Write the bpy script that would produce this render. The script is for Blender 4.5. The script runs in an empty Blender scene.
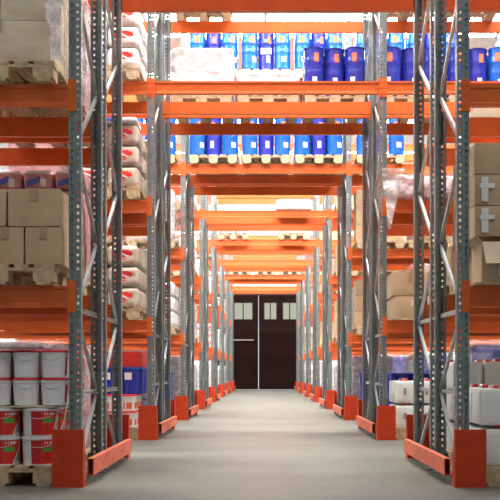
import bpy, math, random
from mathutils import Vector, noise
random.seed(7)
sc = bpy.context.scene
COL = sc.collection
PI = math.pi

# ------------------------------------------------------------------ camera, light, exposure
F_PX = 950.0
CAM = Vector((-0.036, 0.0, 0.82))
cam = bpy.data.cameras.new('camera')
cam.lens = F_PX / 500 * 36.0
cam.sensor_width = 36.0
cam.sensor_fit = 'HORIZONTAL'
cam.shift_x = -14 / 500
cam.shift_y = 121.3 / 500
cam.clip_end = 200
co = bpy.data.objects.new('camera', cam)
COL.objects.link(co)
co.location = CAM
co.rotation_euler = (PI / 2, 0, 0)
sc.camera = co
sc.view_settings.view_transform = 'Standard'
sc.view_settings.look = 'None'
sc.view_settings.gamma = 1.0
sc.view_settings.use_curve_mapping = False
sc.view_settings.exposure = 0.0
w = bpy.data.worlds.new('sky')
sc.world = w
w.use_nodes = True
w.node_tree.nodes['Background'].inputs[0].default_value = (0.85, 0.92, 1, 1)
w.node_tree.nodes['Background'].inputs[1].default_value = 1.0
ROOFLIGHT_STRENGTH = 31.0
FRONT_STRENGTH = 3.3
WINDOW_STRENGTH = 2.6
sc.cycles.max_bounces = 8
sc.cycles.transparent_max_bounces = 16
sc.cycles.sample_clamp_indirect = 6

ROW0, PITCH, NROW = 6.85, 4.6, 8
DEP, GAP = 0.93, 0.14
LEVELS = [1.36, 2.81, 4.24, 5.68]       # beam centre heights
BH = 0.155
ROWW = ['nearest', 'second', 'third', 'fourth', 'fifth', 'sixth', 'seventh', 'farthest']

# ------------------------------------------------------------------ materials
def mat(name, color, rough=0.5, metal=0.0, noise_amt=0.0, scale=8.0, bump=0.0, bscale=40.0, spec=0.5, coat=0.0, dark=None):
    m = bpy.data.materials.new(name)
    m.use_nodes = True
    nt = m.node_tree
    b = nt.nodes['Principled BSDF']
    b.inputs['Base Color'].default_value = (*color, 1)
    b.inputs['Roughness'].default_value = rough
    b.inputs['Metallic'].default_value = metal
    b.inputs['Specular IOR Level'].default_value = spec
    if coat:
        b.inputs['Coat Weight'].default_value = coat
    tc = nt.nodes.new('ShaderNodeTexCoord')
    if noise_amt:
        n = nt.nodes.new('ShaderNodeTexNoise')
        n.inputs['Scale'].default_value = scale
        n.inputs['Detail'].default_value = 5
        nt.links.new(tc.outputs['Object'], n.inputs['Vector'])
        r = nt.nodes.new('ShaderNodeValToRGB')
        d = dark or tuple(c * (1 - noise_amt) for c in color)
        l = tuple(min(1, c * (1 + noise_amt * .6)) for c in color)
        r.color_ramp.elements[0].color = (*d, 1)
        r.color_ramp.elements[0].position = .3
        r.color_ramp.elements[1].color = (*l, 1)
        r.color_ramp.elements[1].position = .7
        nt.links.new(n.outputs['Fac'], r.inputs['Fac'])
        nt.links.new(r.outputs['Color'], b.inputs['Base Color'])
    if bump:
        n2 = nt.nodes.new('ShaderNodeTexNoise')
        n2.inputs['Scale'].default_value = bscale
        n2.inputs['Detail'].default_value = 4
        nt.links.new(tc.outputs['Object'], n2.inputs['Vector'])
        bp = nt.nodes.new('ShaderNodeBump')
        bp.inputs['Strength'].default_value = bump
        bp.inputs['Distance'].default_value = 0.02
        nt.links.new(n2.outputs['Fac'], bp.inputs['Height'])
        nt.links.new(bp.outputs['Normal'], b.inputs['Normal'])
    return m

def emit(name, color, s):
    m = bpy.data.materials.new(name)
    m.use_nodes = True
    nt = m.node_tree
    for n in list(nt.nodes):
        nt.nodes.remove(n)
    e = nt.nodes.new('ShaderNodeEmission')
    e.inputs[0].default_value = (*color, 1)
    e.inputs[1].default_value = s
    o = nt.nodes.new('ShaderNodeOutputMaterial')
    nt.links.new(e.outputs[0], o.inputs[0])
    return m

def film_mat(name, color, lo, hi, scale=6):
    m = mat(name, color, rough=.22, bump=.9, bscale=14, spec=.6)
    nt = m.node_tree
    b = nt.nodes['Principled BSDF']
    tr = nt.nodes.new('ShaderNodeBsdfTransparent')
    mx = nt.nodes.new('ShaderNodeMixShader')
    n = nt.nodes.new('ShaderNodeTexNoise')
    n.inputs['Scale'].default_value = scale
    n.inputs['Detail'].default_value = 6
    tc = nt.nodes.new('ShaderNodeTexCoord')
    mp = nt.nodes.new('ShaderNodeMapping')
    mp.inputs['Scale'].default_value = (1, 1, 3)
    nt.links.new(tc.outputs['Object'], mp.inputs[0])
    nt.links.new(mp.outputs[0], n.inputs['Vector'])
    mr = nt.nodes.new('ShaderNodeMapRange')
    mr.inputs['From Min'].default_value = .35
    mr.inputs['From Max'].default_value = .65
    mr.inputs['To Min'].default_value = lo
    mr.inputs['To Max'].default_value = hi
    nt.links.new(n.outputs['Fac'], mr.inputs['Value'])
    nt.links.new(mr.outputs[0], mx.inputs[0])
    nt.links.new(tr.outputs[0], mx.inputs[1])
    nt.links.new(b.outputs[0], mx.inputs[2])
    nt.links.new(mx.outputs[0], nt.nodes['Material Output'].inputs[0])
    return m

M = {}
M['steel'] = mat('galvanised_steel', (.215, .275, .28), .40, .55, .22, 9, .15, 60)
M['steel2'] = mat('galvanised_brace', (.46, .49, .49), .38, .5, .2, 9)
M['orange'] = mat('orange_beam_paint', (.67, .120, .015), .42, 0, .12, 5)
M['guard'] = mat('orange_guard_paint', (.54, .046, .010), .55, 0, .15, 9, .12, 30, spec=.3)
M['rail'] = mat('worn_guard_rail_paint', (.72, .15, .07), .5, 0, .3, 12, .2, 30)
M['wood'] = mat('pallet_wood', (.56, .42, .26), .75, 0, .35, 12, .35, 25)
M['blue'] = mat('blue_drum', (.012, .15, .66), .25, .35, .1, 3, coat=.5)
M['navy'] = mat('navy_drum', (.022, .035, .36), .25, .1, .1, 3, coat=.4)
M['drumlid'] = mat('drum_lid', (.03, .10, .50), .3)
M['can'] = mat('milky_plastic', (.76, .80, .76), .4)
M['white'] = mat('white_plastic', (.74, .75, .76), .38, 0, .05, 6)
M['pail'] = mat('white_pail_plastic', (.80, .80, .84), .4, 0, .05, 6)
M['red'] = mat('red_print', (.52, .012, .02), .4)
M['redb'] = mat('bright_red_print', (.70, .03, .02), .4)
M['green'] = mat('green_print', (.07, .42, .06), .4)
M['grey'] = mat('grey_print', (.28, .28, .30), .4)
M['paper'] = mat('paper_label', (.80, .80, .80), .6)
M['oprint'] = mat('orange_print', (.75, .16, .05), .5)
M['bprint'] = mat('blue_print', (.08, .12, .50), .5)
M['card'] = mat('cardboard', (.53, .375, .235), .8, 0, .12, 4, .2, 12)
M['card2'] = mat('pale_cardboard', (.70, .57, .39), .8, 0, .12, 4, .2, 12)
M['flap'] = mat('cardboard_inside', (.62, .50, .36), .8, 0, .1, 6)
M['tape'] = mat('packing_tape', (.75, .76, .76), .3)
M['tapeb'] = mat('brown_tape', (.40, .28, .17), .3)
M['sack'] = mat('sack_paper', (.54, .45, .37), .65, 0, .14, 5, .5, 9)
M['sackw'] = mat('white_sack', (.78, .76, .75), .5, 0, .1, 5, .6, 9)
M['pink'] = mat('pink_pack', (.66, .30, .32), .4, 0, .4, 14, .5, 12)
M['film'] = film_mat('stretch_film', (.86, .86, .88), .22, .62)
M['filmd'] = film_mat('dense_stretch_film', (.80, .80, .82), .55, .95, 9)
M['filmc'] = film_mat('clear_stretch_film', (.80, .80, .80), .06, .30, 5)
M['filmp'] = film_mat('pinkish_film', (.82, .74, .78), .35, .85, 9)
M['dark'] = mat('dark_opening', (.02, .02, .02), .8)
M['cap'] = mat('red_cap', (.65, .03, .02), .4)

# ------------------------------------------------------------------ mesh builder
class MB:
    def __init__(s):
        s.v, s.f, s.m = [], [], []
    def quad(s, a, b, c, d, mi=0):
        n = len(s.v)
        s.v += [a, b, c, d]
        s.f.append((n, n + 1, n + 2, n + 3))
        s.m.append(mi)
    def box(s, x0, x1, y0, y1, z0, z1, mi=0):
        n = len(s.v)
        s.v += [(x0, y0, z0), (x1, y0, z0), (x1, y1, z0), (x0, y1, z0), (x0, y0, z1), (x1, y0, z1), (x1, y1, z1), (x0, y1, z1)]
        for f in ((0, 3, 2, 1), (4, 5, 6, 7), (0, 1, 5, 4), (1, 2, 6, 5), (2, 3, 7, 6), (3, 0, 4, 7)):
            s.f.append(tuple(n + i for i in f))
            s.m.append(mi)
        return s
    def prism(s, pts, z0, z1, axis='z', mi=0):
        """pts 2-D outline (counter-clockwise) extruded along axis"""
        n, k = len(s.v), len(pts)
        for z in (z0, z1):
            for p, q in pts:
                s.v.append({'z': (p, q, z), 'x': (z, p, q), 'y': (p, z, q)}[axis])
        s.f.append(tuple(n + i for i in range(k))[::-1]); s.m.append(mi)
        s.f.append(tuple(n + k + i for i in range(k))); s.m.append(mi)
        for i in range(k):
            j = (i + 1) % k
            s.f.append((n + i, n + j, n + k + j, n + k + i)); s.m.append(mi)
        return s
    def lathe(s, prof, seg=32, matf=None, mi=0):
        n = len(s.v)
        for r, z in prof:
            for i in range(seg):
                a = 2 * PI * i / seg
                s.v.append((r * math.sin(a), -r * math.cos(a), z))
        for j in range(len(prof) - 1):
            for i in range(seg):
                k = (i + 1) % seg
                s.f.append((n + j * seg + i, n + j * seg + k, n + (j + 1) * seg + k, n + (j + 1) * seg + i))
                s.m.append(matf((i + .5) / seg, (prof[j][1] + prof[j + 1][1]) / 2) if matf else mi)
        for j, fl in ((0, True), (len(prof) - 1, False)):
            t = tuple(n + j * seg + i for i in range(seg))
            s.f.append(t[::-1] if fl else t)
            s.m.append(mi)
        return s
    def tube(s, pts, r, seg=8, mi=0):
        pts = [Vector(p) for p in pts]
        n = len(s.v)
        for i, p in enumerate(pts):
            d = (pts[min(i + 1, len(pts) - 1)] - pts[max(i - 1, 0)]).normalized()
            u = d.cross(Vector((0, 0, 1)) if abs(d.z) < .9 else Vector((1, 0, 0))).normalized()
            v = d.cross(u)
            for k in range(seg):
                a = 2 * PI * k / seg
                s.v.append(tuple(p + u * r * math.cos(a) + v * r * math.sin(a)))
        for i in range(len(pts) - 1):
            for k in range(seg):
                l = (k + 1) % seg
                s.f.append((n + i * seg + k, n + i * seg + l, n + (i + 1) * seg + l, n + (i + 1) * seg + k))
                s.m.append(mi)
        s.f.append(tuple(n + k for k in range(seg))[::-1]); s.m.append(mi)
        s.f.append(tuple(n + (len(pts) - 1) * seg + k for k in range(seg))); s.m.append(mi)
        return s
    def puff(s, W, D, H, n=(10, 8, 8), r=.03, puff=0.0, amp=0.0, fr=6.0, seed=0, matf=None, bottom=True, flare=0.0, out=False):
        """rounded, optionally swollen and lumpy box centred on x, y; z from 0 to H"""
        nx, ny, nz = n
        idx = {}
        def P(i, j, k):
            key = (i, j, k)
            if key in idx:
                return idx[key]
            x, y, z = (i / nx - .5) * W, (j / ny - .5) * D, (k / nz - .5) * H
            c = Vector((max(-W / 2 + r, min(W / 2 - r, x)), max(-D / 2 + r, min(D / 2 - r, y)), max(-H / 2 + r, min(H / 2 - r, z))))
            p = Vector((x, y, z))
            d = p - c
            if d.length > 1e-6:
                p = c + d.normalized() * r
            if puff:
                u, v, t = 2 * x / W, 2 * y / D, 2 * z / H
                if abs(v) > .99: p.y += math.copysign(puff * (1 - u * u) * (1 - t * t), v)
                if abs(u) > .99: p.x += math.copysign(puff * (1 - v * v) * (1 - t * t), u)
            if amp:
                q = noise.noise_vector(Vector((x * fr, y * fr, z * fr * 1.6 + seed * 7.3)))
                a = amp if z > -H / 2 + .01 else amp * .2
                if out:
                    p += (d.normalized() if d.length > 1e-6 else Vector((0, 0, 0))) * abs(q.x + q.y * .6) * amp
                else:
                    p += Vector((q.x * a, q.y * a, q.z * a * .5))
            if flare:
                t = 1 - (z / H + .5)
                p.x *= 1 + flare * t * t
                p.y *= 1 + flare * t * t
            p.z = max(p.z + H / 2, 0)
            s.v.append(tuple(p))
            idx[key] = len(s.v) - 1
            return idx[key]
        def face(q, side, u, v):
            s.f.append(q)
            s.m.append(matf(side, u, v) if matf else 0)
        for i in range(nx):
            for k in range(nz):
                face((P(i, 0, k), P(i + 1, 0, k), P(i + 1, 0, k + 1), P(i, 0, k + 1)), 'front', (i + .5) / nx, (k + .5) / nz)
                face((P(i + 1, ny, k), P(i, ny, k), P(i, ny, k + 1), P(i + 1, ny, k + 1)), 'back', (i + .5) / nx, (k + .5) / nz)
        for j in range(ny):
            for k in range(nz):
                face((P(0, j + 1, k), P(0, j, k), P(0, j, k + 1), P(0, j + 1, k + 1)), 'side', (j + .5) / ny, (k + .5) / nz)
                face((P(nx, j, k), P(nx, j + 1, k), P(nx, j + 1, k + 1), P(nx, j, k + 1)), 'side', (j + .5) / ny, (k + .5) / nz)
        for i in range(nx):
            for j in range(ny):
                face((P(i, j, nz), P(i + 1, j, nz), P(i + 1, j + 1, nz), P(i, j + 1, nz)), 'top', (i + .5) / nx, (j + .5) / ny)
                if bottom:
                    face((P(i, j + 1, 0), P(i + 1, j + 1, 0), P(i + 1, j, 0), P(i, j, 0)), 'bottom', (i + .5) / nx, (j + .5) / ny)
        return s
    def mesh(s, name, mats, smooth=False, bevel=0):
        me = bpy.data.meshes.new(name)
        me.from_pydata(s.v, [], s.f)
        for m in (mats if isinstance(mats, (list, tuple)) else [mats]):
            me.materials.append(m)
        me.polygons.foreach_set('material_index', s.m)
        if smooth:
            me.polygons.foreach_set('use_smooth', [True] * len(me.polygons))
            try:
                me.set_sharp_from_angle(angle=math.radians(38))
            except Exception:
                pass
        me.update()
        return me

def link(name, me, parent=None, loc=(0, 0, 0), rz=0):
    o = bpy.data.objects.new(name, me)
    COL.objects.link(o)
    o.location = loc
    o.rotation_euler = (0, 0, rz)
    if parent:
        o.parent = parent
    return o

def tag(o, label, cat, group=None):
    o['label'] = label
    o['category'] = cat
    if group:
        o['group'] = group
    return o

def thing(name, label, cat, loc, rz=0, group=None, parts=()):
    """Empty with its parts; parts = [(name, mesh, loc, rz)] sharing mesh data"""
    o = bpy.data.objects.new(name, None)
    o.empty_display_size = .1
    COL.objects.link(o)
    o.location = loc
    o.rotation_euler = (0, 0, rz)
    tag(o, label, cat, group)
    for p in parts:
        link(p[0], p[1], o, p[2] if len(p) > 2 else (0, 0, 0), p[3] if len(p) > 3 else 0)
    return o

def struct(name, mb, m):
    o = link(name, mb.mesh(name, m))
    o['kind'] = 'structure'
    return o

# ------------------------------------------------------------------ the hall
YW = 42.6
XW = 13.0
ZC = 9.6
YB = -4.0
def floor_mat():
    m = mat('concrete_floor', (.25, .25, .23), .42, 0, 0, 1, spec=.35)
    nt = m.node_tree
    b = nt.nodes['Principled BSDF']
    tc = nt.nodes.new('ShaderNodeTexCoord')
    n1 = nt.nodes.new('ShaderNodeTexNoise'); n1.inputs['Scale'].default_value = .9; n1.inputs['Detail'].default_value = 8; n1.inputs['Roughness'].default_value = .65
    n2 = nt.nodes.new('ShaderNodeTexNoise'); n2.inputs['Scale'].default_value = 14; n2.inputs['Detail'].default_value = 6
    mp = nt.nodes.new('ShaderNodeMapping'); mp.inputs['Scale'].default_value = (.5, 1.1, 1)
    nt.links.new(tc.outputs['Object'], mp.inputs[0])
    nt.links.new(mp.outputs[0], n1.inputs['Vector'])
    nt.links.new(tc.outputs['Object'], n2.inputs['Vector'])
    r = nt.nodes.new('ShaderNodeValToRGB')
    r.color_ramp.elements[0].position = .34; r.color_ramp.elements[0].color = (.070, .077, .063, 1)
    r.color_ramp.elements[1].position = .68; r.color_ramp.elements[1].color = (.180, .192, .164, 1)
    nt.links.new(n1.outputs['Fac'], r.inputs['Fac'])
    r2 = nt.nodes.new('ShaderNodeValToRGB')
    r2.color_ramp.elements[0].position = .3; r2.color_ramp.elements[0].color = (.86, .86, .86, 1)
    r2.color_ramp.elements[1].position = .6; r2.color_ramp.elements[1].color = (1, 1, 1, 1)
    nt.links.new(n2.outputs['Fac'], r2.inputs['Fac'])
    mx = nt.nodes.new('ShaderNodeMix'); mx.data_type = 'RGBA'; mx.blend_type = 'MULTIPLY'
    mx.inputs[0].default_value = 1
    nt.links.new(r.outputs['Color'], mx.inputs[6])
    nt.links.new(r2.outputs['Color'], mx.inputs[7])
    nt.links.new(mx.outputs[2], b.inputs['Base Color'])
    mr = nt.nodes.new('ShaderNodeMapRange')
    mr.inputs['To Min'].default_value = .34; mr.inputs['To Max'].default_value = .62
    nt.links.new(n1.outputs['Fac'], mr.inputs['Value'])
    nt.links.new(mr.outputs[0], b.inputs['Roughness'])
    return m

M['wall'] = mat('white_wall', (.80, .80, .79), .8, 0, .04, 2)
M['wallg'] = mat('grey_hall_wall', (.22, .23, .24), .8, 0, .04, 2)
M['ceil'] = mat('white_ceiling', (.85, .85, .85), .8)
M['door'] = mat('dark_brown_door', (.016, .006, .005), .85, 0, .25, 6, spec=.1)
M['doorrim'] = mat('door_frame_paint', (.02, .010, .008), .6)
struct('floor', MB().box(-XW, XW, YB, YW, -.2, 0), floor_mat())
struct('ceiling', MB().box(-XW, XW, YB, YW, ZC, ZC + .2), M['ceil'])
struct('wall_left', MB().box(-XW - .2, -XW, YB, YW, 0, ZC), M['wallg'])
struct('wall_right', MB().box(XW, XW + .2, YB, YW, 0, ZC), M['wallg'])
struct('wall_back', MB().box(-XW, XW, YB - .2, YB, 0, ZC), M['wallg'])
DX0, DX1, DZ = -2.32, 1.76, 4.3
wb = MB()
wb.box(-XW, DX0, YW, YW + .25, 0, ZC)
wb.box(DX1, XW, YW, YW + .25, 0, ZC)
wb.box(DX0, DX1, YW, YW + .25, DZ, 5.3)
wb.box(DX0, DX1, YW, YW + .25, 8.9, ZC)
# far wall pieces around the window band are part of the boxes above; the band sits in front of a recess
struct('wall_far', wb, M['wall'])
# clerestory windows in the far wall
for i in range(5):
    x0 = -12 + i * 4.9
    if i == 2:
        pass
    o = link('window_%d' % (i + 1), None)
    o['kind'] = 'structure'
    x1 = x0 + 4.4
    fr = MB()
    fr.box(x0, x1, YW - .06, YW - .005, 5.3, 5.4).box(x0, x1, YW - .06, YW - .005, 8.8, 8.9)
    for k in range(5):
        xx = x0 + k * (x1 - x0 - .06) / 4
        fr.box(xx, xx + .06, YW - .06, YW - .005, 5.4, 8.8)
    link('window_frame', fr.mesh('window_frame', M['white']), o)
    link('window_pane', MB().box(x0 + .03, x1 - .03, YW - .03, YW - .01, 5.4, 8.8).mesh('window_pane', emit('daylit_pane', (1, 1, 1), WINDOW_STRENGTH)) if i == 0 else bpy.data.meshes['window_pane'], o, (x0 + 12, 0, 0))
# big two-leaf door
XM = -.28
for i, (x0, x1) in enumerate(((DX0 + .06, XM - .012), (XM + .012, DX1 - .06))):
    o = link('door_%d' % (i + 1), None)
    o['kind'] = 'structure'
    lf = MB()
    # leaf made of rails round its glazed openings
    y0, y1 = YW + .03, YW + .09
    wz0, wz1 = 3.12, 3.92
    wins = [(-2.15, -1.6), (-1.41, -.52)] if i == 0 else [(-.06, .56), (.78, 1.46)]
    lf.box(x0, x1, y0, y1, .01, wz0).box(x0, x1, y0, y1, wz1, DZ - .07)
    xs = [x0] + [v for a in wins for v in a] + [x1]
    for k in range(0, len(xs), 2):
        lf.box(xs[k], xs[k + 1], y0, y1, wz0, wz1)
    for zz in (.05, 1.4, 2.85):
        lf.box(x0 + .02, x1 - .02, y0 - .015, y0, zz, zz + .12)
    for k in range(1, 6):
        xx = x0 + (x1 - x0) * k / 6
        lf.box(xx - .01, xx + .01, y0 - .008, y0, .17, 2.85)
    link('door_leaf', lf.mesh('door_leaf', M['door']), o)
    for a, b in wins:
        g = MB()
        g.box(a, b, y0 + .02, y0 + .03, wz0, wz1)
        link('glass_pane', g.mesh('glass_pane', emit('daylit_door_glass', (.62, .63, .50), .8)), o)
        fm = MB()
        c = (a + b) / 2
        for u in (a, c - .03, b - .05):
            fm.box(u, u + .05, y0 - .02, y0 + .02, wz0, wz1)
        fm.box(a, b, y0 - .02, y0 + .02, wz0, wz0 + .04).box(a, b, y0 - .02, y0 + .02, wz1 - .04, wz1)
        link('glazing_bar', fm.mesh('glazing_bar', M['doorrim']), o)
    if i == 0:
        link('door_handle', MB().box(-1.42, -.5, y0 - .07, y0 - .03, 2.2, 2.25).box(-1.4, -1.36, y0 - .04, y0, 2.2, 2.25).box(-.56, -.52, y0 - .04, y0, 2.2, 2.25).mesh('door_handle', M['steel2']), o)
# daylight seen through the slot between the leaves: a glowing strip set in the gap stands in for it
tr = struct('trim_1', MB().box(DX0, DX0 + .06, YW + .0, YW + .12, 0, DZ).box(DX1 - .06, DX1, YW, YW + .12, 0, DZ).box(DX0, DX1, YW, YW + .12, DZ - .07, DZ), M['doorrim'])
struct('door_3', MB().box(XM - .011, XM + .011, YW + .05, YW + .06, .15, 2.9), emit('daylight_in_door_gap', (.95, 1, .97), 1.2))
# rooflights above the aisles between the racks
m_rl = emit('rooflight_sheet', (1, .985, .95), ROOFLIGHT_STRENGTH)
for k in range(NROW - 1):
    yc = ROW0 + PITCH * k + 2.0 + (PITCH - 2.0) / 2
    o = link('window_%d' % (6 + k), None)
    o['kind'] = 'structure'
    link('rooflight_panel', MB().box(-9, 9, yc - .8, yc + .8, ZC - .05, ZC - .01).mesh('rooflight_panel', m_rl), o)
    fr = MB()
    for xx in (-9, -6, -3, 0, 3, 6, 9):
        fr.box(xx - .04, xx + .04, yc - .84, yc + .84, ZC - .08, ZC - .052)
    fr.box(-9.04, 9.04, yc - .86, yc - .8, ZC - .08, ZC).box(-9.04, 9.04, yc + .8, yc + .86, ZC - .08, ZC)
    link('window_frame', fr.mesh('rooflight_frame', M['white']), o)
m_rf = emit('front_fill_sheet', (1, .99, .97), FRONT_STRENGTH)  # weak glowing sheet out of view, added to light the nearest row
o = link('window_13', None)
o['kind'] = 'structure'
link('rooflight_panel', MB().box(-9, 9, 1.2, 4.2, ZC - .05, ZC - .01).mesh('rooflight_panel', m_rf), o)  # added fill panel over the camera aisle, not a rooflight

# ------------------------------------------------------------------ pallet racks
POSTH = 6.75
def post_mesh():
    """upright: open channel of steel sheet, with two rows of punched holes in front and one in each side"""
    b = MB()
    W, D, t = .088, .068, .004
    p0, pitch, hh = .10, .05, .020
    n = int((POSTH - .2) / pitch)
    hw = .009
    cs = (-.022, .022)
    # front web
    for a, c in ((-W / 2, cs[0] - hw), (cs[0] + hw, cs[1] - hw), (cs[1] + hw, W / 2)):
        b.box(a, c, 0, t, 0, POSTH)
    # sides
    for s in (-1, 1):
        xa, xb = sorted((s * W / 2, s * (W / 2 - t)))
        cy = .036
        b.box(xa, xb, t, cy - .009, 0, POSTH)
        b.box(xa, xb, cy + .009, D, 0, POSTH)
        xl, xr = sorted((s * W / 2, s * (W / 2 - .022)))
        b.box(xl, xr, D - t, D, 0, POSTH)
        z = 0
        for i in range(n + 1):
            z1 = p0 + i * pitch + .02 if i < n else POSTH
            b.box(xa, xb, cy - .009, cy + .009, z, z1)
            z = z1 + hh
    for cx in cs:
        z = 0
        for i in range(n + 1):
            z1 = p0 + i * pitch if i < n else POSTH
            b.box(cx - hw, cx + hw, 0, t, z, z1)
            z = z1 + hh
    b.box(-.012, .012, -.003, 0, 0, POSTH)      # raised centre rib
    return b.mesh('upright_post', M['steel'])
ME_POST = post_mesh()
ME_FOOT = MB().box(-.07, .07, -.02, .10, 0, .008).mesh('foot_plate', M['steel'])

def brace_mesh(y0, z0, y1, z1, x=0):
    L = math.hypot(y1 - y0, z1 - z0)
    b = MB()
    w, d, t = .030, .022, .003
    a = math.atan2(z1 - z0, y1 - y0)
    c, s = math.cos(a), math.sin(a)
    for bx in ((-d / 2, -d / 2 + t, -w / 2, w / 2), (-d / 2, d / 2, -w / 2, -w / 2 + t), (-d / 2, d / 2, w / 2 - t, w / 2)):
        q = MB().box(bx[0], bx[1], 0, L, bx[2], bx[3])
        n = len(b.v)
        b.v += [(vx, y0 + vy * c - vz * s, z0 + vy * s + vz * c) for vx, vy, vz in q.v]
        b.f += [tuple(n + i for i in f) for f in q.f]
        b.m += q.m
    return b.mesh('brace', M['steel2'])
YA, YZ = .04, DEP - .04
ME_UP = brace_mesh(YA, 0, YZ, .58)
ME_DN = brace_mesh(YA, .58, YZ, 0)
ME_HZ = brace_mesh(YA, 0, YZ, 0)

def beam_mesh(L):
    b = MB()
    h, d = BH / 2, .05
    # outline in (y, z): box with a recessed web between rolled lips
    pts = [(0, -h), (d, -h), (d, h), (0, h), (0, h - .022), (.007, h - .030), (.007, -h + .030), (0, -h + .022)]
    b.prism(pts, -L / 2, L / 2, 'x')
    return b.mesh('beam', M['orange'])
ME_BEAM = beam_mesh(2.70)
def conn_mesh(s):
    b = MB()
    # plate lapping over the post face and a cheek along its side
    xa, xb = (0, .058) if s > 0 else (-.058, 0)
    b.box(xa, xb, -.010, -.004, -.115, .115)
    xa, xb = (0, .005) if s > 0 else (-.005, 0)
    b.box(xa, xb, -.010, .05, -.115, .115)
    for z in (-.07, 0, .07):
        b.box(.02 if s > 0 else -.038, .038 if s > 0 else -.02, -.014, -.010, z - .006, z + .006)
    return b.mesh('beam_connector', M['orange'])
ME_CL, ME_CR = conn_mesh(-1), conn_mesh(1)
def rack(k, which):
    y = ROW0 + PITCH * k + (0 if which == 0 else DEP + GAP)
    lab = 'grey pallet rack with orange beams bridging the aisle, %s row, %s half' % (ROWW[k], ('near', 'rear')[which])
    r = thing('pallet_rack', lab, 'pallet rack', (0, y, 0), 0, 'pallet racks bridging the aisle')
    for x in (-4.2, -1.4, 1.4, 4.2):
        for yy, rz in ((0, 0), (DEP, PI)):
            p = link('upright_post', ME_POST, r, (x, yy, 0), rz)
            link('foot_plate', ME_FOOT, p)
        zz = .06
        n = 0
        while zz + .6 < POSTH:
            link('brace', ME_UP if (n + which) % 2 == 0 else ME_DN, r, (x, 0, zz + .01))
            zz += .6
            n += 1
        for zz in (.05, .66, 1.27, 5.5):
            link('brace', ME_HZ, r, (x + .012, 0, zz))
    for x in (-2.8, 0, 2.8):
        for z in LEVELS:
            if x == 0 and z < 4:
                continue
            for yy, rz in ((0, 0), (DEP, PI)):
                b = link('beam', ME_BEAM, r, (x, yy, z), rz)
                link('beam_connector', ME_CL, b, (-1.352, 0, 0))
                link('beam_connector', ME_CR, b, (1.352, 0, 0))
    return r
for k in range(NROW):
    rack(k, 0)
    rack(k, 1)

# guards at the feet of the frames along the aisle
def guard_meshes():
    b = MB()
    # front plate with folded sides, sides slope down to the back
    H = .41
    b.box(-.11, .11, 0, .006, 0, H)
    for s in (-1, 1):
        xa, xb = sorted((s * .11, s * .104))
        b.prism([(.006, 0), (.13, 0), (.10, .12), (.05, H), (.006, H)], xa, xb, 'x')
    b.box(-.05, -.045, -.002, 0, .1, .36)
    sh = b.mesh('corner_shield', M['guard'])
    rl = MB()
    x0, x1, t = -.022, .022, .004
    L = 1.98
    rl.box(x0, x1, 0, L, .068, .068 + t).box(x0, x1, 0, L, .19 - t, .19).box(x0, x0 + t, 0, L, .068 + t, .19 - t).box(x1 - t, x1, 0, L, .068 + t, .19 - t)
    return sh, rl.mesh('guard_rail', M['rail'])
ME_SH, ME_RL = guard_meshes()
for k in range(NROW):
    for s in (-1, 1):
        y = ROW0 + PITCH * k
        side = 'left' if s < 0 else 'right'
        g = thing('rack_guard', 'orange floor guard with side rail, %s rack row, %s side of aisle' % (ROWW[k], side), 'rack guard', (s * 1.42, y, 0), 0, 'orange guards along the aisle')
        link('corner_shield', ME_SH, g, (0, -.16, 0))
        link('corner_shield', ME_SH, g, (0, 2.17, 0), PI)
        link('guard_rail', ME_RL, g, (-s * .130, -.03 + .045, 0))

# ------------------------------------------------------------------ goods: part meshes
def pallet_parts():
    dk = MB()
    for i in range(5):
        wd = .145 if i % 2 == 0 else .10
        c = -.4 + .0725 + i * (.8 - .145) / 4
        dk.box(c - wd / 2, c + wd / 2, -.51, .51, .122, .144)
    for yy in (-.437, 0, .437):
        dk.box(-.4, .4, yy - .07, yy + .07, .1, .122)
    st = MB()
    st.box(-.05, .05, -.51, .51, 0, .022)
    for yy in (-.437, 0, .437):
        st.box(-.0725 if yy else -.05, .0725 if yy else .05, yy - .0725, yy + .0725, .022, .1)
    return dk.mesh('deck_boards', M['wood']), st.mesh('stringer', M['wood'])
ME_DK, ME_ST = pallet_parts()
def pallet(x, y, z, where, look='wooden'):
    lab = '%s pallet, %s' % (look, where)
    return thing('wooden_pallet', lab, 'pallet', (x, y, z), 0, 'wooden pallets',
                 [('deck_boards', ME_DK), ('stringer', ME_ST, (-.32, 0, 0)), ('stringer', ME_ST), ('stringer', ME_ST, (.32, 0, 0))])

def drum_meshes(name, body, lab_a, r=.134, h=.64):
    prof = [(r * .97, 0), (r, .008)]
    zs = [.04 + i * (h - .06) / 20 for i in range(21)]
    for z in zs:
        rr = r * .975
        for q in (.29, .46):
            if abs(z - q) < .017:
                rr = r * 1.01
        prof.append((rr, z))
    prof += [(r * .975, h - .016)]
    def mf(a, z):
        a = (a + .5) % 1 - .5
        if lab_a[0] < a < lab_a[1] and h * .70 < z < h * .88: return 1
        if lab_a[2] < a < lab_a[3] and h * lab_a[4] < z < h * lab_a[5]: return 2
        return 0
    b = MB().lathe(prof, 40, mf)
    bd = b.mesh(name + '_body', [body, M['oprint'], M['paper']], True)
    ld = MB().lathe([(r * .9, h - .018), (r * 1.02, h - .016), (r * 1.03, h), (r * .96, h), (r * .94, h - .008)], 32).mesh(name + '_lid', body, True)
    return bd, ld
DR = [drum_meshes('blue_drum', M['blue'], (-.02, .08, .03, .12, .18, .34)),
      drum_meshes('navy_drum', M['navy'], (-.01, .08, -.03, .06, .20, .38)),
      drum_meshes('royal_drum', M['drumlid'], (-.10, .04, -.10, .0, .2, .36))]
def drum(x, y, z, kind, label, group, rz=0):
    b, l = DR[kind]
    return thing('steel_drum', label, 'drum', (x, y, z), rz, group, [('drum_body', b), ('drum_lid', l)])

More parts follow.
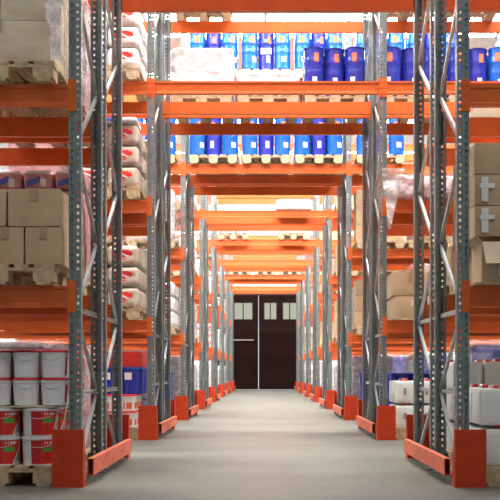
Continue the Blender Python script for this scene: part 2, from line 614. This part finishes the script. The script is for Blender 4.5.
def pail_meshes():
    # tall plain pail
    r, h = .100, .198
    prof = [(r * .86, 0), (r * .87, .004)] + [(r * (.87 + .10 * i / 14), .01 + (h - .05) * i / 14) for i in range(15)] + [(r * 1.0, h - .036), (r * 1.0, h - .030), (r * .97, h - .028), (r * .98, h - .018)]
    b1 = MB().lathe(prof, 40, lambda a, z: 1 if .20 < a < .62 and .02 < z < h - .05 else 0).mesh('plain_pail_body', [M['pail'], M['red']], True)
    l1 = MB().lathe([(r * .95, h - .018), (r * 1.01, h - .018), (r * 1.01, h - .008), (r * .98, h - .004), (r * .9, h - .003), (r * .86, h)], 40).mesh('pail_lid_red', M['red'], True)
    # wide printed pail
    r2, h2 = .132, .205
    p2 = [(r2 * .90, 0), (r2 * .91, .004)] + [(r2 * (.915 + .06 * i / 20), .012 + (h2 - .045) * i / 20) for i in range(21)] + [(r2, h2 - .030), (r2, h2 - .024), (r2 * .975, h2 - .022), (r2 * .98, h2 - .018)]
    def mf(a, z):
        v = z / h2
        # white back seam between .80 and .96 of the turn
        if .80 < a < .93 or v < .04 or v > .90: return 0
        u = ((a - .93) % 1) / .87          # 0..1 across the print
        w_ = (u * 3) % 1
        if v > .76 and .40 < w_ < .78 and v < .83 and int(w_ * 60) % 5 != 4: return 0
        if .50 < v < .66 and .38 < w_ < .74: return 3
        if w_ > .70 and abs(v - (.08 + (w_ - .70) * 2.2)) < .035: return 0
        if w_ > .70 and v < .08 + (w_ - .70) * 2.2: return 4 if v > .14 or int(w_ * 40) % 2 else 0
        return 2 if w_ < .30 else 1
    b2 = MB().lathe(p2, 90, mf).mesh('printed_pail_body', [M['white'], M['redb'], M['red'], M['green'], M['grey']], True)
    l2 = MB().lathe([(r2 * .95, h2 - .018), (r2 * 1.01, h2 - .018), (r2 * 1.015, h2 - .006), (r2 * .97, h2 - .002), (r2 * .88, h2 - .004), (r2 * .85, h2)], 48).mesh('pail_lid_white', M['white'], True)
    def handle(r, z):
        return MB().tube([(r * .985 * math.sin(a), -r * .985 * math.cos(a), z - .045 * math.cos((a) * 1.0) ** 2) for a in [-PI / 2 + PI * i / 14 for i in range(15)]], .0022, 6).mesh('wire_handle', M['steel2'], True)
    return (b1, l1, handle(r, h - .03)), (b2, l2, handle(r2, h2 - .03))
PA, PB = pail_meshes()
M_bp = MB().lathe([(.125, 0), (.13, .005)] + [(.13 + .008 * i / 10, .01 + .28 * i / 10) for i in range(11)] + [(.142, .30), (.142, .31)], 36, lambda a, z: 1 if (a < .09 or a > .97) and .17 < z < .25 else 0).mesh('blue_pail_body', [M['navy'], M['paper']], True)
M_bl = MB().lathe([(.13, .31), (.146, .31), (.146, .325), (.13, .328)], 36).mesh('blue_pail_lid', M['blue'], True)
M_rp = MB().lathe([(.09, 0), (.10, .006)] + [(.10 + .006 * i / 8, .01 + .15 * i / 8) for i in range(9)] + [(.108, .17), (.108, .18)], 36, lambda a, z: 1 if .02 < z < .10 and (a < .2 or a > .8) and int(a * 36) % 5 else 0).mesh('small_pail_body', [M['white'], M['oprint']], True)
M_rl = MB().lathe([(.1, .18), (.112, .18), (.112, .195), (.1, .198)], 36).mesh('small_pail_lid', M['redb'], True)
def pail(kind, x, y, z, label, group, rz=0):
    P = {'plain': [('pail_body', PA[0]), ('pail_lid', PA[1]), ('wire_handle', PA[2])],
         'printed': [('pail_body', PB[0]), ('pail_lid', PB[1]), ('wire_handle', PB[2])],
         'blue': [('pail_body', M_bp), ('pail_lid', M_bl)],
         'small': [('pail_body', M_rp), ('pail_lid', M_rl)]}[kind]
    return thing('plastic_pail', label, 'pail', (x, y, z), rz, group, P)

def sack_mesh(white, seed, w=.368, d=.475, h=.244):
    def mf(side, u, v):
        if side != 'front': return 0
        a = ((u - .5) / .34) ** 2 + ((v - .60) / .20) ** 2
        if a < 1:
            if abs(v - (.56 + .12 * math.sin(u * 6))) < .045 and .3 < u < .72: return 2
            return 1
        if .2 < u < .62 and .26 < v < .36: return 3
        return 0
    b = MB().puff(w, d, h, (24, 10, 18), .055, .004, .009, 7, seed, mf)
    return b.mesh('filled_sack', [M['sackw'] if white else M['sack'], M['redb'], M['paper'], M['pink'] if white else M['redb']], True)
SK = [sack_mesh(False, i) for i in range(3)]
SW = [sack_mesh(True, i + 5) for i in range(3)]
def sack(x, y, z, white, label, group, rz=0):
    o = link('filled_sack', random.choice(SW if white else SK), None, (x, y, z), rz)
    return tag(o, label, 'sack', group)

_cc = {}
def carton(x, y, z, w, d, h, label, group, m='card', tape='tape', rz=0, style='plain'):
    key = (w, d, h, m, tape, style)
    if key not in _cc:
        body = MB().puff(w, d, h, (8, 6, 6), .008, .003, .002, 4, w * 31).mesh('carton_body', [M[m]], True)
        if style == 'dangling':
            tp = MB().box(-w / 2 + .05, -w / 2 + .10, -d / 2 - .012, -d / 2 - .0075, h * .12, h - .02).box(-w / 2 + .035, -w / 2 + .145, -d / 2 - .015, -d / 2 - .012, h * .55, h * .70)
        elif style == 'label':
            tp = MB().box(w * .05, w * .32, -d / 2 - .011, -d / 2 - .0075, h * .55, h * .8)
        else:
            tp = MB().box(-.025, .025, -d / 2 - .0105, -d / 2 - .0075, h * .68, h)
        top = MB().box(-.025, .025, -d / 2, d / 2, h, h + .0015).box(-w / 2 + .01, w / 2 - .01, -.002, .002, h, h + .001)
        _cc[key] = (body, tp.mesh('tape_strip', M[tape]), top.mesh('seam_tape', M[tape]))
    b, t, tt = _cc[key]
    return thing('carton', label, 'carton', (x, y, z), rz, group, [('carton_body', b), ('tape_strip', t), ('seam_tape', tt)])

_jc = {}
def jerrycan(x, y, z, label, group, w=.25, d=.30, h=.29, rz=0, lbl=True):
    key = (w, d, h)
    if key not in _jc:
        body = MB().puff(w, d, h - .025, (12, 10, 12), .016, .003, .001, 8, 1).mesh('can_body', M['can'], True)
        q = MB()
        q.v = [(vx, vy - d * .28, vz) for vx, vy, vz in MB().lathe([(.024, h - .03), (.024, h - .004), (.020, h)], 20).v]
        tmp = MB().lathe([(.024, h - .03), (.024, h - .004), (.020, h)], 20)
        q.f, q.m = tmp.f, tmp.m
        hd = MB().tube([(0, -d * .12, h - .03), (0, -d * .10, h - .008), (0, d * .22, h - .008), (0, d * .25, h - .03)], .009, 8)
        lb = MB().box(-.035, .0, -d / 2 - .010, -d / 2 - .007, h * .35, h * .62)
        _jc[key] = (body, q.mesh('screw_cap', M['cap']), hd.mesh('carry_handle', M['white'], True), lb.mesh('paper_label', M['grey']))
    b, c, hd, lb = _jc[key]
    return thing('jerrycan', label, 'jerrycan', (x, y, z), rz, group, [('can_body', b), ('screw_cap', c), ('carry_handle', hd)] + ([('paper_label', lb)] if lbl else []))

def film(x, y, z, w, d, h, label, m='film', seed=1, amp=.02, fr=5, group='stretch-wrap covers', r=.05, flare=0.0):
    b = MB().puff(w + .05, d + .05, h + .03, (26, 26, 20), r, 0, amp, fr, seed, None, False, flare, True)
    o = link('stretch_wrap', b.mesh('stretch_wrap', M[m], True), None, (x, y, z))
    return tag(o, label, 'stretch wrap', group)

def bale(x, y, z, w, d, h, label, m, seed=3, amp=.03, group='wrapped bales'):
    b = MB().puff(w, d, h, (20, 20, 14), .06, .005, amp * .5, 6, seed)
    o = link('wrapped_bale', b.mesh('wrapped_bale', M[m], True), None, (x, y, z))
    return tag(o, label, 'bale', group)

TIER = ['bottom', 'second', 'third', 'fourth', 'fifth']
COLW = {2: ['left column', 'right column'], 3: ['left column', 'middle column', 'right column'], 4: ['outer left column', 'inner left column', 'inner right column', 'outer right column'], 1: ['']}
LINE = ['front line', 'second line', 'third line', 'rearmost line']
SHELF = {-1: 'floor', 0: 'first shelf', 1: 'second shelf', 2: 'third shelf', 3: 'top shelf'}

def spot(k, which, lvl):
    """centre y of a pallet in the rack, and the height it rests at"""
    y = ROW0 + PITCH * k + (0 if which == 0 else DEP + GAP) + DEP / 2 + (-.04, .04)[which]
    z = 0.0 if lvl < 0 else LEVELS[lvl] + BH / 2 + .001
    return y, z
def where(k, which, s, lvl, bridge=None):
    side = bridge or ('left' if s < 0 else 'right')
    return '%s %s %s %s' % (ROWW[k], ('front', 'rear')[which], side, SHELF[lvl])

def grid(fn, x, y, z, nx, ny, nt, dx, dy, dz, look, wh, **kw):
    """countable goods in tiers, columns and lines, each with a label of its own"""
    for t in range(nt):
        for i in range(nx):
            for j in range(ny):
                parts = [TIER[t] + ' tier' if nt > 1 else '', COLW[nx][i] if nx > 1 else '', LINE[j] if ny > 1 else '', wh]
                lab = look + ', ' + ', '.join(p for p in parts if p)
                fn(x + (i - (nx - 1) / 2) * dx, y + (j - (ny - 1) / 2) * dy, z + t * dz, t, i, j, lab, **kw)

PH = .144
def load_sacks(x, k, which, s, lvl, white=False, tiers=3, ny=2, nx=2, bridge=None, pal=True):
    y, z = spot(k, which, lvl)
    wh = where(k, which, s, lvl, bridge)
    pallet(x, y, z, 'under sacks, ' + wh)
    def f(px, py, pz, t, i, j, lab):
        sack(px + random.uniform(-.004, .004), py, pz, white, lab, 'filled sacks on pallets', random.uniform(-.01, .01))
    grid(f, x, y, z + PH, nx, ny, tiers, .398, .505, .252, 'puffy white sack' if white else 'beige sack with red logo', wh)

def load_drums(x, k, which, s, lvl, tiers=2, ny=2, bridge=None, kinds=(0, 1, 0)):
    y, z = spot(k, which, lvl)
    wh = where(k, which, s, lvl, bridge)
    pallet(x, y, z, 'under drums, ' + wh)
    y0, dz = y - .51 + .14, 0
    nm = {0: 'blue', 1: 'navy', 2: 'dull blue'}
    def f(px, py, pz, t, i, j, lab):
        kd = kinds[i]
        drum(px, py + (.05 if i == 1 and j == 0 else 0), pz, kd, lab.replace('XX', nm[kd]), 'steel drums on pallets', random.uniform(-.5, .3))
    # the front line stands at the pallet's front edge
    grid(f, x, y0 + (ny - 1) * .335 / 2, z + PH + dz, 3, ny, tiers, .276, .335, .645, 'XX steel drum', wh)

def load_jerry(x, k, which, s, lvl, tiers=2, nx=3, ny=3, w=.25, h=.29, look='white jerrycan with red cap', lbl=True):
    y, z = spot(k, which, lvl)
    wh = where(k, which, s, lvl)
    pallet(max(x, PX), y, z, 'under jerrycans, ' + wh)
    def f(px, py, pz, t, i, j, lab):
        jerrycan(px, py, pz, lab, 'white jerrycans on pallets', w=w, d=.315, h=h, lbl=lbl)
    grid(f, x, y - .51 + .175 + (ny - 1) * .335 / 2, z + PH, nx, ny, tiers, w + .010, .335, h, look, wh)

def load_cartons(x, k, which, s, lvl, tiers=3, nx=2, ny=2, h=.27, m='card', look='brown carton', tape='tapeb', style='plain', bridge=None, pal=True):
    y, z = spot(k, which, lvl)
    wh = where(k, which, s, lvl, bridge)
    pallet(x, y, z, 'under cartons, ' + wh)
    w = .8 / nx - .014
    def f(px, py, pz, t, i, j, lab):
        carton(px + random.uniform(-.006, .006), py, pz, w, .48, h - .003, lab, 'cartons on pallets', m, tape, random.uniform(-.012, .012), style)
    grid(f, x, y, z + PH, nx, ny, tiers, w + .018, .50, h, look, wh)

def load_wrapped(x, k, which, s, lvl, h=.9, m='filmd', inner='sackw', look='white', bridge=None, w=.71, d=.93, seed=None):
    y, z = spot(k, which, lvl)
    wh = where(k, which, s, lvl, bridge)
    pallet(x, y, z, 'under wrapped bale, ' + wh)
    seed = seed or (k * 13 + which * 5 + lvl * 3 + (s > 0)) + 2
    bale(x, y, z + PH, w - .07, d - .07, h, '%s bale under stretch film, %s' % (look, wh), inner, seed)
    film(x, y, z + PH + .002, w, d, h + .02, 'cloudy stretch film over %s bale, %s' % (look, wh), m, seed)

PX = 1.93
# ---- nearest row, left
y, z = spot(0, 0, -1)
pallet(-PX, y, z, 'carrying printed pails, nearest left floor', 'pale wooden')
def f(px, py, pz, t, i, j, lab):
    pail('printed', px, py, pz, lab, 'printed red pails', [-.1, 0, .1][i])
grid(f, -PX, y - .50 + .14 + .27, PH, 3, 3, 2, .268, .272, .207, 'red printed pail with green band', 'nearest left pallet')
o = tag(link('slip_sheet', MB().puff(.80, .95, .012, (20, 10, 1), .004, 0, .012, 5).mesh('slip_sheet', M['flap']), None, (-PX, y, PH + .4155)), 'wavy cardboard slip sheet between red printed pails and plain white pails', 'cardboard sheet')
def f(px, py, pz, t, i, j, lab):
    pail('plain', px, py, pz, lab, 'plain white pails', .15 - .25 * (i == 3))
grid(f, -1.862, y - .50 + .13 + .31, PH + .432, 4, 4, 2, .203, .206, .1995, 'white pail with red lid', 'nearest left pallet')
tag(link('crumpled_film', MB().puff(.70, .5, .045, (30, 16, 3), .02, 0, .018, 9, 5).mesh('crumpled_film', M['filmp'], True), None, (-PX - .08, y - .25, PH + .432 + .41)), 'crumpled pinkish film lying on top of the plain white pails', 'stretch wrap')
# left first shelf: cartons
y, z = spot(0, 0, 0)
pallet(-PX, y, z, 'under brown cartons, nearest left first shelf', 'shaded wooden')
def f(px, py, pz, t, i, j, lab):
    carton(px, py, pz, .262, .47, .268, lab, 'brown cartons on first shelf', 'card', 'tapeb', random.uniform(-.012, .012))
grid(f, -PX + .045, y - .01, z + PH + .001, 3, 2, 1, .273, .49, .27, 'brown carton', 'lower layer, nearest left first shelf')
def f(px, py, pz, t, i, j, lab):
    carton(px, py, pz, .372, .47, .272, lab, 'brown cartons on first shelf', 'card', 'tapeb', random.uniform(-.012, .012))
grid(f, -PX + .060, y - .01, z + PH + .272, 2, 2, 1, .385, .49, .27, 'brown carton', 'upper layer, nearest left first shelf')
# left second shelf: pale cartons under film
y, z = spot(0, 0, 1)
pallet(-PX, y, z, 'under pale wrapped cartons, nearest left second shelf', 'dark shaded wooden')
def f(px, py, pz, t, i, j, lab):
    carton(px, py, pz, [.62, .38, .38][t] if t else .62, .56, .30, lab, 'pale cartons under film', 'card2', 'tapeb')
for t, (n, wd) in enumerate(((1, .74), (2, .36), (2, .36))):
    for i in range(n):
        for j in range(2):
            carton(-PX - .03 + (i - (n - 1) / 2) * .376 + .03, y + (j - .5) * .49, z + PH + .005 + t * .295, wd, .475, .292,
                   'pale carton under film, %s, %s, %s, nearest left second shelf' % ('%s layer' % TIER[t], ('left', 'right')[i] if n > 1 else 'full width', LINE[j]), 'pale cartons under film', 'card2', 'tapeb')
film(-PX + .01, y, z + PH + .004, .80, .98, .90, 'clear crinkled stretch film over pale cartons, nearest left second shelf', 'filmc', 4, .02, 6)
# trailing film beside the pale cartons
def crumple(name, pts_fn, nu, nv, t, m, amp, fr, seed):
    # a crumpled sheet of film: grid of points, given a thickness
    b = MB()
    for lay in (0, 1):
        for j in range(nv + 1):
            for i in range(nu + 1):
                p = Vector(pts_fn(i / nu, j / nv))
                q = noise.noise_vector(p * fr + Vector((seed, 0, 0))) + noise.noise_vector(p * fr * 2.7) * .5
                p += Vector((q.x * amp * .5, q.y * amp, q.z * amp * .3)) + Vector((0, lay * t, 0))
                b.v.append(tuple(p))
    W = nu + 1
    N = W * (nv + 1)
    for j in range(nv):
        for i in range(nu):
            a = j * W + i
            b.f.append((a, a + 1, a + 1 + W, a + W)); b.m.append(0)
            b.f.append((N + a + W, N + a + 1 + W, N + a + 1, N + a)); b.m.append(0)
    return b.mesh(name, m, True)
ff = crumple('loose_film', lambda u, v: (-.06 + .09 * v * v + u * (.14 - .09 * v * v), 0, 1.0 - v * .98), 14, 50, .003, M['filmp'], .03, 7, 12)
tag(link('loose_film', ff, None, (-1.545, y - .60, z + .10)), 'loose pinkish film hanging at the edge of pale cartons beside the nearest left post', 'stretch wrap')
# left rear half
load_wrapped(-PX, 0, 1, -1, -1, .85, 'film', 'pink', 'pink')
load_wrapped(-PX, 0, 1, -1, 1, .95, 'film', 'pink', 'pale pink')
y, z = spot(0, 1, 0)
pallet(-PX, y, z, 'under red and white packs, nearest rear left first shelf')
bale(-PX, y, z + PH, .76, .96, .76, 'pale pink bale under red and white packs, nearest rear left first shelf', 'pink', 9)
def pack_mesh():
    def mf(side, u, v):
        if side == 'front' and .12 < u < .6 and abs(v - .35 - (u - .35) * .5) < .17: return 1
        if side == 'front' and v > .80: return 2
        if side == 'front' and .60 < u < .8 and v < .5: return 2
        return 0
    return MB().puff(.244, .31, .16, (20, 8, 14), .04, .004, .006, 9, 3, mf).mesh('shrink_pack', [M['pink'], M['bprint'], M['paper']], True)
ME_PK = pack_mesh()
for i in range(3):
    for j in range(3):
        tag(link('shrink_pack', ME_PK, None, (-PX + (i - 1) * .264, y + (j - 1) * .33, z + PH + .765)), 'red and white shrink pack with blue print, %s, %s, behind the brown cartons' % (COLW[3][i], LINE[j]), 'pack', 'red and white shrink packs')
# ---- nearest row, right
load_jerry(1.895, 0, 0, 1, -1, 2, 3, 3, .248, .288, 'milky white jerrycan', False)
load_jerry(PX, 0, 1, 1, -1, 3, 3, 3, .25, .26, 'white jerrycan', False)
y, z = spot(0, 0, 0)
tag(link('plywood_panel', MB().box(-.46, .46, -.50, .5, 0, .018).mesh('plywood_panel', M['wood']), None, (PX, y, z)), 'plywood panel under tall taped cartons, nearest right first shelf', 'panel')
def open_carton(x, y, z, w, d, h):
    r = thing('open_carton', 'opened brown carton with spread flaps at the bottom of the right-hand carton stack', 'carton', (x, y, z))
    b = MB()
    t = .006
    b.box(-w / 2, w / 2, -d / 2, d / 2, 0, t).box(-w / 2, w / 2, d / 2 - t, d / 2, t, h).box(-w / 2, -w / 2 + t, -d / 2, d / 2 - t, t, h).box(w / 2 - t, w / 2, -d / 2, d / 2 - t, t, h).box(-w / 2 + t, w / 2 - t, -d / 2, -d / 2 + t, t, h)
    link('carton_body', b.mesh('carton_body', M['card']), r)
    f1 = MB().prism([(-d / 2 - .13, h * .42), (-d / 2 - .125, h * .40), (-d / 2, h - .006), (-d / 2, h)], -w / 2, w / 2, 'x')
    link('carton_flap', f1.mesh('carton_flap', M['flap']), r)
    f2 = MB().prism([(-w / 2 - .05, h + .04), (-w / 2 - .045, h + .044), (-w / 2 + .004, h), (-w / 2, h - .002)], -d / 2, d / 2, 'y')
    link('carton_flap', f2.mesh('carton_flap', M['flap']), r)
    link('tape_strip', MB().box(-.13, -.05, -d / 2 - .004, -d / 2 - .001, .05, h * .6).mesh('tape_strip', M['tape']), r)
open_carton(PX - .155, y - .31, z + .019, .50, .34, .29)
carton(PX + .05, y + .20, z + .019, .76, .52, .345, 'brown carton behind the opened carton, nearest right first shelf', None, 'card', 'tape')
for t in range(3):
    carton(PX - .01, y + .06, z + .366 + t * .228 , .84, .80, .226, 'wide brown carton with white tape, %s of three above the opened carton, nearest right rack' % ['lowest', 'middle', 'topmost'][t], 'wide brown cartons on right shelf', 'card', 'tape', 0, 'dangling' if t < 2 else 'plain')
y, z = spot(0, 1, 0)
load_cartons(PX, 0, 1, 1, 0, 1, 2, 2, .3, 'card', 'brown carton')
# ---- second row, left
y, z = spot(1, 0, -1)
pallet(-PX, y, z, 'under red and blue pails, second front left floor', 'small worn')
def f(px, py, pz, t, i, j, lab):
    pail('small', px, py, pz, lab, 'small red-banded pails', i * .4)
grid(f, -PX + .02, y - .16, PH, 3, 3, 2, .235, .26, .199, 'white pail with red bands', 'second front left floor')
def f(px, py, pz, t, i, j, lab):
    pail('blue', px, py, pz, lab, 'blue pails', .1 - i * .3)
grid(f, -PX, y - .14, PH + .398, 3, 2, 1, .296, .32, .3, 'dark blue pail with paper label', 'second front left floor')
tag(link('red_carton', MB().puff(.84, .6, .19, (8, 6, 4), .01, .004).mesh('red_carton', M['redb']), None, (-PX, y - .10, PH + .398 + .329)), 'flat red carton lying on top of the dark blue pails', 'carton')
load_sacks(-PX, 1, 0, -1, 0)
load_sacks(-PX, 1, 0, -1, 1)
load_sacks(-PX, 1, 0, -1, 2, True)
tag(link('folded_film', MB().puff(.5, .5, .06, (10, 10, 4), .02, 0, .015, 8, 5, lambda s_, u, v: 1 if s_ == 'front' and .3 < u < .6 else 0).mesh('folded_film', [M['paper'], M['bprint']], True), None, (-PX + .12, spot(1, 0, 1)[0] - .3, spot(1, 0, 1)[1] + PH + .765)), 'white and blue folded bag on top of beige sacks, second row left', 'bag')
load_wrapped(-PX, 1, 1, -1, -1, .9, 'film', 'navy', 'dark blue')
for l in (0, 1):
    load_wrapped(-PX, 1, 1, -1, l, .8)
# ---- second row, right
load_jerry(PX, 1, 0, 1, -1, 2, 3, 2, .25, .292)
y, z = spot(1, 0, 0)
tag(link('plywood_panel', MB().box(-.44, .44, -.48, .5, 0, .018).mesh('plywood_panel', M['wood']), None, (PX, y, z)), 'plywood panel under tan cartons, second right first shelf', 'panel')
def f(px, py, pz, t, i, j, lab):
    carton(px, py, pz, .36, .46, .268, lab, 'cartons on pallets', 'card', 'tape', 0, 'label')
grid(f, PX - .02, y, z + .019, 2, 2, 1, .385, .48, .27, 'lower brown carton with pale label', 'second front right first shelf')
def f(px, py, pz, t, i, j, lab):
    carton(px, py, pz, .40, .46, .288, lab, 'tan cartons on second row', 'card', 'tapeb', random.uniform(-.015, .015))
grid(f, PX, y, z + .290, 2, 2, 1, .415, .48, .27, 'upper tan carton with brown tape', 'second right first shelf')
y, z = spot(1, 0, 1)
for i in range(2):
    bale(PX + (i - .5) * .41, y, z + .001, .375, .96, .22, 'low pink bundle on bare beams, %s, second row right' % ('inner', 'outer')[i], 'pink', 70 + i)
film(PX, y, z + .002, .79, 1.02, .24, 'crinkled film heaped over low pink bundles, second row right', 'filmp', 35, .04, 5)
fd = crumple('loose_film', lambda u, v: (-.11 + .20 * v * .4 + u * (.26 * (1 - v) + .02), 0, .34 - .72 * v), 10, 30, .003, M['film'], .03, 7, 15)
tag(link('loose_film', fd, None, (1.47, y - .60, z)), 'loose clear film drooping over the shelf corner, second row right', 'stretch wrap')
load_drums(PX, 1, 1, 1, 2, 1, 2, None, (1, 1, 1))
load_drums(PX + .88, 1, 1, 1, 2, 1, 2, 'outer right', (1, 1, 0))
y, z = spot(1, 1, -1)
pallet(PX, y, z, 'under blue pails, second rear right floor')
def f(px, py, pz, t, i, j, lab):
    pail('blue', px, py, pz, lab, 'blue pails', .1 - i * .3)
grid(f, PX, y - .2, PH, 2, 2, 2, .3, .32, .329, 'dark blue pail', 'second rear right floor')
load_cartons(PX, 1, 1, 1, 0, 2, 2, 1)
# ---- loads on the bridge of the second row
y, z = spot(1, 0, 2)
def bridge_pal(x, k, which, lvl, nm):
    y, z = spot(k, which, lvl)
    pallet(x, y, z, '%s on the %s %s bridge over the aisle, %s' % (nm, ROWW[k], ('front', 'rear')[which], SHELF[lvl]))
    return y, z
y, z = bridge_pal(-.86, 1, 1, 2, 'left pallet')
def f(px, py, pz, t, i, j, lab):
    sack(px, py, pz + .002, True, lab, 'white sacks on the bridge', 0)
grid(f, -.86, y, z + PH, 2, 1, 1, .39, .56, .25, 'white sack', 'lower layer under film on left of second bridge')
grid(f, -.86, y, z + PH + .248, 2, 1, 1, .39, .56, .25, 'white sack', 'upper layer under film on left of second bridge')
bale(-.86, y, z + PH + .50, .70, .62, .10, 'flat white bundle on top of the white sacks, left of the second bridge', 'sackw', 77, .01)
film(-.86, y, z + PH + .003, .775, .76, .63, 'milky stretch film over white sacks on left of the second bridge', 'filmd', 21, .02)
y, z = bridge_pal(.02, 1, 1, 2, 'middle pallet')
bale(.02, y, z + PH, .76, .90, .26, 'low grey bale under film in the middle of the second bridge', 'sackw', 31, .01)
film(.02, y, z + PH + .003, .775, .93, .30, 'shiny low stretch film over the middle pallet of the second bridge', 'film', 33, .03, 7)
load_drums(.90, 1, 1, 1, 2, 1, 2, 'bridge right', (1, 1, 1))
for k in (2,):
    for n, x in enumerate((-.86, .0, .86)):
        yy, zz = spot(k, 1, 2)
        pallet(x, yy, zz, '%s of three on the rear %s bridge' % (['leftmost', 'middle', 'rightmost'][n], ROWW[k]))
        bale(x, yy, zz + PH, .76, .96, .42, 'pale bale, %s of three on the rear %s bridge' % (['leftmost', 'middle', 'rightmost'][n], ROWW[k]), 'sackw', 80 + n + k)
# pallets above, rear half of second row
y, z = bridge_pal(-.88, 1, 1, 3, 'lone pallet')
for i, x in enumerate((PX, PX + .88)):
    y, z = spot(1, 1, 3)
    pallet(x, y, z, '%s of two on the top shelf right of the second bridge' % ('inner', 'outer')[i], 'pale wooden')
bale(-.88, spot(1, 1, 3)[0], spot(1, 1, 3)[1] + PH, .74, 1.0, .5, 'white bale on the lone pallet above the second bridge', 'sackw', 41)
# ---- third row bridge: drums on two levels
for n, x in enumerate((-.89, 0, .89)):
    load_drums(x, 2, 0, 1, 2, 1, 2, 'bridge ' + ['left', 'middle', 'right'][n])
    load_drums(x, 2, 0, 1, 3, 1, 2, 'bridge ' + ['left', 'middle', 'right'][n])
tag(link('paper_sign', MB().box(-.09, .09, 0, .004, 0, .10).mesh('paper_sign', M['paper']), None, (-.0, ROW0 + 2 * PITCH - .029, 6.17)), 'white paper sheet taped across the middle drums high on the third bridge', 'sign')
for s, nm in ((-1, None), (1, None)):
    load_drums(s * PX, 2, 0, s, 2, 1, 1)
load_drums(PX, 2, 0, 1, 3, 1, 2)
load_drums(PX + .88, 2, 0, 1, 3, 1, 2, 'outer right')
# third row sides
y, z = spot(2, 0, -1)
for s in (-1, 1):
    pallet(s * PX, y, z, 'under blue drums, third front %s floor' % ('left' if s < 0 else 'right'))
    def f(px, py, pz, t, i, j, lab):
        pail('blue', px, py, pz, lab, 'blue pails', .1 - i * .3)
    grid(f, s * (PX - .02), y - .2, PH, 2, 2, 2, .3, .32, .329, 'dark blue pail', 'third front %s floor' % ('left' if s < 0 else 'right'))
load_sacks(-PX, 2, 0, -1, 0, True)
load_wrapped(-PX, 2, 0, -1, 1, .8, 'film', 'sackw', 'white')
load_cartons(PX, 2, 0, 1, 0, 3, 2, 1)
load_cartons(PX, 2, 0, 1, 1, 3, 2, 1, .3)
for s in (-1, 1):
    load_wrapped(s * PX, 2, 1, s, 0, .7, 'filmd', 'sackw' if s < 0 else 'card')
    load_wrapped(s * PX, 2, 1, s, -1, .9, 'filmd', 'navy')
# rows further down the aisle
for k in range(3, NROW):
    for s in (-1, 1):
        for lvl in (-1, 0, 1, 2):
            typ = (k + lvl * 2 + (s > 0)) % 4
            if lvl == 2 and (k + s) % 2:
                continue
            if lvl == -1:
                load_wrapped(s * PX, k, 0, s, lvl, .75 + .1 * (k % 3), 'filmd', 'pink' if (k % 2) else 'sackw', 'pale')
            elif s > 0:
                load_cartons(s * PX, k, 0, s, lvl, 2 + (k + lvl) % 2, 2, 1)
            elif typ in (0, 1):
                load_sacks(s * PX, k, 0, s, lvl, True, 2 + (k % 2), 1)
            else:
                load_wrapped(s * PX, k, 0, s, lvl, .7)
for k in (1, 2, 3, 4):  # outer loads added to block background light; dark fillings stand in for shade
    for s in (-1, 1):
        for lvl in (-1, 0, 1):
            sd = 'outer left' if s < 0 else 'outer right'
            if (k + lvl) % 2:
                load_wrapped(s * (PX + .88), k, 0, s, lvl, .95, 'filmc', 'navy' if lvl < 0 else 'card', 'dark' if lvl < 0 else 'added brown', sd)
            else:
                load_wrapped(s * (PX + .88), k, 0, s, lvl, 1.0, 'filmc', 'navy' if lvl < 0 else 'pink' if s < 0 else 'card', 'dark' if lvl < 0 else 'added dusky', sd)
# small loads on the far bridges
y, z = spot(3, 0, 2)
bale(.62, y, z + .001, .78, .96, .24, 'low white bale on the fourth bridge', 'sackw', 51)
y, z = spot(4, 0, 2)
pallet(-.85, y, z, 'left pallet on the fifth bridge over the aisle')
for i in range(4):
    tag(link('grey_canister', MB().lathe([(.07, 0), (.08, .01), (.08, .14), (.05, .17), (.03, .19)], 20).mesh('grey_canister', M['steel2'], True) if i == 0 else bpy.data.meshes['grey_canister'], None, (-.85 + (i - 1.5) * .2, y - .45, z + PH)), 'grey canister on the fifth bridge, %s' % ['leftmost', 'second from left', 'third from left', 'rightmost'][i], 'canister', 'grey canisters')
pallet(.75, y, z, 'right pallet on the fifth bridge over the aisle')
bale(.75, y, z + PH, .78, .96, .15, 'low white bale on the fifth bridge', 'sackw', 52)
for n, x in enumerate((-.9, 0, .9)):
    y, z = spot(6, 0, 2)
    pallet(x, y, z, '%s of three on the seventh bridge over the aisle' % ['leftmost', 'middle', 'rightmost'][n])
    bale(x, y, z + PH, .78, .96, .35, 'white bale, %s of three on the seventh bridge' % ['leftmost', 'middle', 'rightmost'][n], 'sackw', 60 + n)
